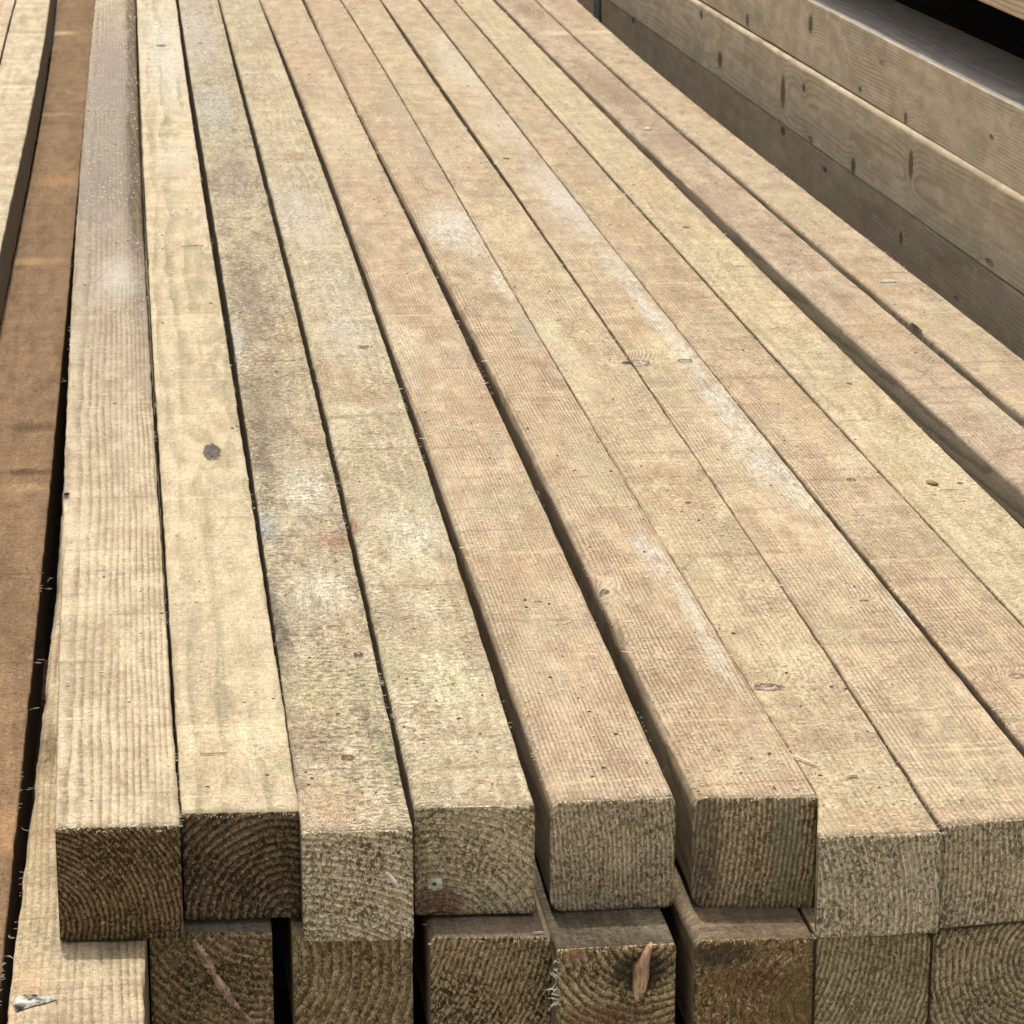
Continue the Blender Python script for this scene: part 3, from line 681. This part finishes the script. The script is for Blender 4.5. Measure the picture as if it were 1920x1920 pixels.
box('covered_pack', .704, 1.5, .9, 5.0, GZ, z_top(2.5) - .012, M_black, 'black covered pack in deep shade behind the topmost planed board', 'pack')  # added box, coloured black for the shaded void behind the stack
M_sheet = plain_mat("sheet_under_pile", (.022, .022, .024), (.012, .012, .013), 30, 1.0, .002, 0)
box('ground_sheet', -1.2, .595, 1.03, 12, GZ + .0005, GZ + .004, M_sheet, 'black sheet lying under the square timber pile, glimpsed through its gaps', 'ground sheet')  # added sheet, coloured black so the gaps read as deep shade
gb = NB("yard_ground")
gn = gb.noise((40, 40, 40), (1, 1, 1), 5, .65)
gb.put(gb.bsdf.inputs['Base Color'], gb.mix(gb.ss(gn, .35, .65), (.30, .28, .245), (.46, .43, .38)))
gb.bsdf.inputs['Roughness'].default_value = .95
gb.bump(gn, .004)
g = mesh_obj('ground', [(-60, -60, GZ), (60, -60, GZ), (60, 60, GZ), (-60, 60, GZ)], [(0, 1, 2, 3)], gb.m, None, False)
g['kind'] = 'structure'

# packing strap down the face of the right stack, far end
M_strap = plain_mat("strap_plastic", (.15, .175, .15), (.10, .12, .10), 60, .45)
ps = onx(1120, 25, XS)
def strap(yc_, w_, mat, label):
    V = []; F = []
    prof = [(XS - .0012, z_s3(yc_)), (XS - .0012, z_s1(yc_) - .001), (XS - .0016, z_s1(yc_) + .004), (XS - .0003, z_s1(yc_) + .01), (XS + .0006, z_top(yc_)), (XS + .004, z_top(yc_) + .0012), (XS + .07, z_top(yc_) + .0012)]
    n = len(prof)
    for dy in (-w_ / 2, w_ / 2):
        for (x, z) in prof: V.append((x, dy, z))
    for dy in (-w_ / 2, w_ / 2):
        for (x, z) in prof: V.append((x + .0008, dy, z - .0006))
    for i in range(n - 1):
        F.append((i, i + 1, n + i + 1, n + i)); F.append((2 * n + i, 3 * n + i, 3 * n + i + 1, 2 * n + i + 1))
        F.append((i, 2 * n + i, 2 * n + i + 1, i + 1)); F.append((n + i, n + i + 1, 3 * n + i + 1, 3 * n + i))
    F.append((0, n, 3 * n, 2 * n)); F.append((n - 1, 2 * n + n - 1, 3 * n + n - 1, 2 * n - 1))
    tag(mesh_obj('packing_strap', V, F, mat, None, False, (0, yc_, 0)), label, 'strap')
strap(ps.y, .05, M_strap, 'dull green plastic strap down the far end of the planed stack')

# ------------------------------------------------------------------ loose pieces
def chip(name, label, cat, pos, ang, ln, wd, ht, mat, group=None, tilt=0.0, taper=.5, roll=0.0):
    """an irregular split flake of wood"""
    V = []; F = []; n = 7; s = random.random() * 30
    for k in range(n):
        t = k / (n - 1); ww = wd * (1 - taper * abs(2 * t - 1) ** 1.6) * (1 + .35 * nz(k * 1.3, s)); hh = ht * (.6 + .4 * math.sin(math.pi * t)) * (1 + .3 * nz(k * 2, s + 2))
        for (a, c) in ((-1, 0), (-.55, 1), (.5, .85), (1, .1), (.3, -.1)):
            V.append(((t - .5) * ln, a * ww / 2 + nz(k, s + a) * wd * .12, c * hh))
        if k:
            q = (k - 1) * 5
            for i in range(5): F.append((q + i, q + 5 + i, q + 5 + (i + 1) % 5, q + (i + 1) % 5))
    F.append((0, 1, 2, 3, 4)); F.append(tuple((n - 1) * 5 + i for i in (4, 3, 2, 1, 0)))
    o = mesh_obj(name, V, F, mat, None, False, pos)
    o.rotation_euler = (roll, tilt, ang)
    return tag(o, label, cat, group)
M_pale = plain_mat("split_pale_wood", (.78, .70, .52), (.62, .52, .34))
M_brn = plain_mat("brown_flake", (.30, .20, .11), (.18, .11, .06))
M_orange = plain_mat("orange_wedge", (.56, .36, .19), (.38, .20, .10), 260)
M_white = plain_mat("white_chip", (.72, .69, .60), (.50, .46, .37))
def onTop(px, py, z=0.0, up=.0006):
    v = onz(px, py, z); return (v.x, v.y, z + up)
chip('wood_flake', 'brown wood flake lying on the butter yellow timber', 'wood flake', onTop(1748, 908), 2.0, .0085, .0045, .0015, M_brn)
chip('wood_sliver', 'straight pale sliver just right of the brown flake', 'wood sliver', onTop(1778, 921), .05, .010, .0006, .0006, M_pale)
chip('wood_sliver', 'cream sliver lying crosswise near the cut end of the cream yellow timber', 'wood sliver', onTop(400, 1416), .03, .0108, .0009, .0008, M_pale)
chip('wood_sliver', 'cream sliver high on the cream yellow timber, far beyond its black knot', 'wood sliver', onTop(360, 463), .1, .017, .0013, .0010, M_pale)
chip('wood_sliver', 'fine straw sliver on the pale yellow green timber', 'wood sliver', onTop(757, 1160), .55, .0115, .0006, .0006, M_pale)
chip('wood_sliver', 'small fleck close to the cut end of the pale yellow green timber', 'wood sliver', onTop(900, 1467), -.1, .0038, .0010, .0008, M_pale)
chip('wood_chip', 'whitish chip resting on the outermost light tan timber', 'wood chip', onTop(1665, 530), -.2, .0120, .0050, .0015, M_white)
chip('wood_chip', 'little pale chip on the mauve brown timber near its far end', 'wood chip', onTop(1215, 243), .2, .009, .006, .0015, M_white)
chip('wood_sliver', 'curved pale fibre lying on the tan timber beside the joint, right of centre', 'wood sliver', onTop(1450, 1036), -.15, .0095, .0005, .0005, M_pale)
chip('wood_chip', 'pale flake at the end of the honey coloured timber by its upper left corner', 'wood chip', onTop(1598, 1458), .1, .0045, .0018, .0010, M_pale)
chip('wood_sliver', 'long thin splinter lifted along the joint of the reddish and honey timbers', 'wood sliver', onTop(1508, 1430), 2.1, .018, .0008, .0010, M_pale)
chip('wood_sliver', 'short white sliver lying on the ledge under the pale yellow green timber', 'wood sliver', onTop(1010, 1752, Z2), 0.02, .0045, .0009, .0008, M_white)
chip('bark_flake', 'dark bark flake on the brown timber at the left', 'bark flake', onTop(125, 928, 0, .0003), .4, .003, .0015, .001, M_crumb)
# sliver leaning on the mottled timber's pale end
e3 = onz(737, 1645, 0)
def onY(px, py, y):
    r_ = ray(px, py); t = y / r_.y
    return Vector((r_.x * t, y, CAMH + r_.z * t))
v = onY(736, 1648, 1.104)
chip('wood_sliver', 'bright white splinter stuck on the pale cut end of the mottled timber', 'wood sliver', (v.x, 1.1035, v.z), 0, .0078, .0018, .0012, M_white, roll=1.57, tilt=.95)
v = onY(815, 1655, 1.128)
M_green = plain_mat("chip_paper", (.62, .66, .52), (.30, .36, .26), 500)
chip('paper_chip', 'small square greenish white label remnant on a cut end', 'paper chip', (v.x, 1.1268, v.z), 0, .0056, .0052, .0008, M_green, roll=1.57, taper=.15)
chip('staple_hole', 'tiny dark hole in the square label remnant', 'hole', (v.x - .0003, 1.1258, v.z + .0003), 0, .0018, .0014, .0005, M_crumb, roll=1.57)
# wedge standing out of the lower timber's end
y4 = min(a4.y, b4.y)
va = onY(1222, 1768, y4 - .0012); vb = onY(1188, 1872, y4 - .0012); vm = (va + vb) / 2
V = []; F = []; axis = (vb - va); nx = Vector((axis.z, 0, -axis.x)).normalized()
prof = [(0, .10), (.06, .30), (.16, .42), (.3, .62), (.44, .92), (.55, 1.0), (.66, .88), (.78, .78), (.88, .62), (.95, .42), (1.0, .12)]
for t, ww in prof:
    c = va + axis * t + nx * (.0010 * math.sin(t * 5)); hw = .0036 * ww; th_ = .0012 + .0030 * math.sin(math.pi * min(1, t * .9 + .1))
    for a, d in ((-1, .0006), (-.75, -th_ * .8), (.1, -th_ * 1.15), (.8, -th_ * .7), (1, .0006)):
        q = c + nx * (hw * a * (1 + .12 * nz(t * 9, a * 3)))
        V.append((q.x - vm.x, d, q.z - vm.z))
for k in range(len(prof) - 1):
    for i in range(4): F.append((k * 5 + i, k * 5 + i + 1, k * 5 + 6 + i, k * 5 + 5 + i))
    F.append((k * 5 + 4, k * 5, k * 5 + 5, k * 5 + 9))
F.append((0, 4, 3, 2, 1)); e_ = len(V) - 5; F.append(tuple(e_ + i for i in range(5)))
wb = NB("orange_wedge"); wn_ = wb.noise((900, 200, 220), (1, 2, 3), 3, .6)
wc = wb.mix(wb.ss(wb.z, -.010, .004), (.62, .44, .25), (.40, .24, .14))
wb.put(wb.bsdf.inputs['Base Color'], wb.mix(wb.ss(wn_, .45, .62, 0, .75), wc, (.22, .10, .045)))
wb.bsdf.inputs['Roughness'].default_value = .7; wb.bump(wn_, .0004)
tag(mesh_obj('wood_wedge', V, F, wb.m, None, True, (vm.x, y4 - .0012, vm.z)), 'orange wedge shaped splinter jutting from the ringed cut end at bottom centre', 'wood wedge')
# pink resin streak on the neighbouring end
y1e = min(a1.y, b1.y)
V = []; F = []
key = [(362, 1762, .0007), (374, 1780, .0017), (390, 1806, .0022), (404, 1832, .0014), (420, 1856, .0024), (436, 1879, .0015), (452, 1896, .0008), (468, 1912, .0011), (482, 1930, .0013)]
pts = []; wid = []
for k in range(49):
    t = k / 48 * 8; a = min(7, int(t)); q = t - a
    pts.append((key[a][0] + (key[a + 1][0] - key[a][0]) * q + nz(k * .7, 3) * 4, key[a][1] + (key[a + 1][1] - key[a][1]) * q))
    wid.append((key[a][2] + (key[a + 1][2] - key[a][2]) * q) * (1 + .55 * nz(k * .9, 7)))
for (x, y), ww in zip(pts, wid):
    c = onY(x, y, y1e - .0008)
    V += [(c.x - ww * .8, y1e - .0006, c.z - ww * .4), (c.x, y1e - .0016, c.z), (c.x + ww * .8, y1e - .0006, c.z + ww * .4)]
for k in range(len(pts) - 1):
    q = k * 3; F += [(q, q + 1, q + 4, q + 3), (q + 1, q + 2, q + 5, q + 4), (q + 2, q, q + 3, q + 5)]
F += [(0, 2, 1), (3 * len(pts) - 3, 3 * len(pts) - 2, 3 * len(pts) - 1)]
M_pink = plain_mat("pink_resin", (.58, .40, .29), (.25, .14, .085), 420, .85, .0005)
rs = mesh_obj('resin_streak', [(a - X1.location.x, b - X1.location.y, c - X1.location.z) for a, b, c in V], F, M_pink, X1, False)
# knot pocket in the lower pale timber
Xp = [o for o in COL.objects if o.type == 'MESH' and 'waney bark' in o.get('label', '')][0]
M_kw = plain_mat("knot_pocket", (.50, .48, .42), (.022, .02, .018), 260, 1.0, .00005, 0)
V = []; F = []
outl = [(22, 1880), (36, 1868), (60, 1866), (88, 1867), (108, 1874), (84, 1882), (56, 1889), (30, 1898)]
c0 = onz(58, 1879, Z2)
for (x, y) in outl:
    q = onz(x, y, Z2); V.append((q.x - Xp.location.x, q.y - Xp.location.y, .0002))
for (x, y) in outl:
    q = onz(x, y, Z2); q = c0 + (q - c0) * .7; V.append((q.x - Xp.location.x, q.y - Xp.location.y, .0012))
n = len(outl)
for i in range(n): F.append((i, (i + 1) % n, n + (i + 1) % n, n + i))
F.append(tuple(range(n, 2 * n)))
mesh_obj('knot', V, F, M_kw, Xp, False)['label'] = 'black and white loose knot'
# white torn fibres on the left edge of the ringed lower end
V = []; F = []
for k in range(26):
    c = onY(1046 + random.uniform(-3, 8), random.uniform(1800, 1885), y4 - .001)
    sliver(V, F, Vector((c.x - X4.location.x, y4 - .001 - X4.location.y, c.z - X4.location.z)), math.pi + random.uniform(-.5, .5), random.uniform(.0012, .0042), random.uniform(.00015, .00035), lift=random.uniform(-1.2, 1.2), curl=random.uniform(-4, 4), n=5)
tag(mesh_obj('splinters', V, F, M_white, X4, False), 'white curling splinters', kind='stuff')
# thread-like strands hanging at the edge of the lower pale timber
V = []; F = []
for (px, py) in [(100, 1085), (98, 1105), (82, 1238), (78, 1245), (72, 1330), (62, 1480), (60, 1560), (125, 715), (28, 1760), (24, 1800)]:
    for _ in range(2):
        c = onz(px, py, Z2)
        sliver(V, F, Vector((c.x - Xp.location.x, c.y - Xp.location.y, .0005)), math.pi + random.uniform(-1.2, 1.2), random.uniform(.002, .006), .00011, lift=random.uniform(-.3, .3), curl=random.choice((-3.5, -2, 2, 3.5)), n=6)
tag(mesh_obj('torn_strands', V, F, M_fibre, Xp, False), kind='stuff')

# ------------------------------------------------------------------ sawdust and crumbs
V = []; F = []; V2 = []; F2 = []
N = 30000
areas = len(TOPS)
for i in range(N):
    L, R, y0, y1, z = random.choice(TOPS[:12])
    y = y0 + .002 + (random.random() ** 1.5) * 2.9
    xl, xr = interp(L, y), interp(R, y)
    x = random.uniform(xl + .001, xr - .001)
    dens = noise.noise(Vector((x * 22, y * 8, 3))) + .25
    if random.random() > .25 + dens * 1.3: continue
    far = 1 + (y - 1.1) * .25
    sc = .0009 if random.random() < .9 else .0024
    sliver(V, F, Vector((x, y, .0001)), random.uniform(0, 6.28) if random.random() < .5 else random.choice((0, math.pi)) + random.uniform(-.5, .5), sc * random.uniform(.6, 1.7) * far, random.uniform(.00016, .00034) * far, lift=random.uniform(-.02, .2), n=2)
    if i % 30 == 0:
        x = random.uniform(xl + .001, xr - .001)
        sliver(V2, F2, Vector((x, y, .0001)), random.uniform(-.5, .5), random.uniform(.0006, .0018) * far, random.uniform(.0002, .0005), n=2)
tag(mesh_obj('sawdust', V, F, M_dust, None, False), 'pale sawdust and torn fibres strewn over the timber tops', 'sawdust', kind='stuff')
tag(mesh_obj('bark_crumbs', V2, F2, M_crumb, None, False), 'dark bark crumbs scattered over the timber tops', 'bark crumbs', kind='stuff')
print("verts", sum(len(o.data.vertices) for o in COL.objects if o.type == 'MESH'))
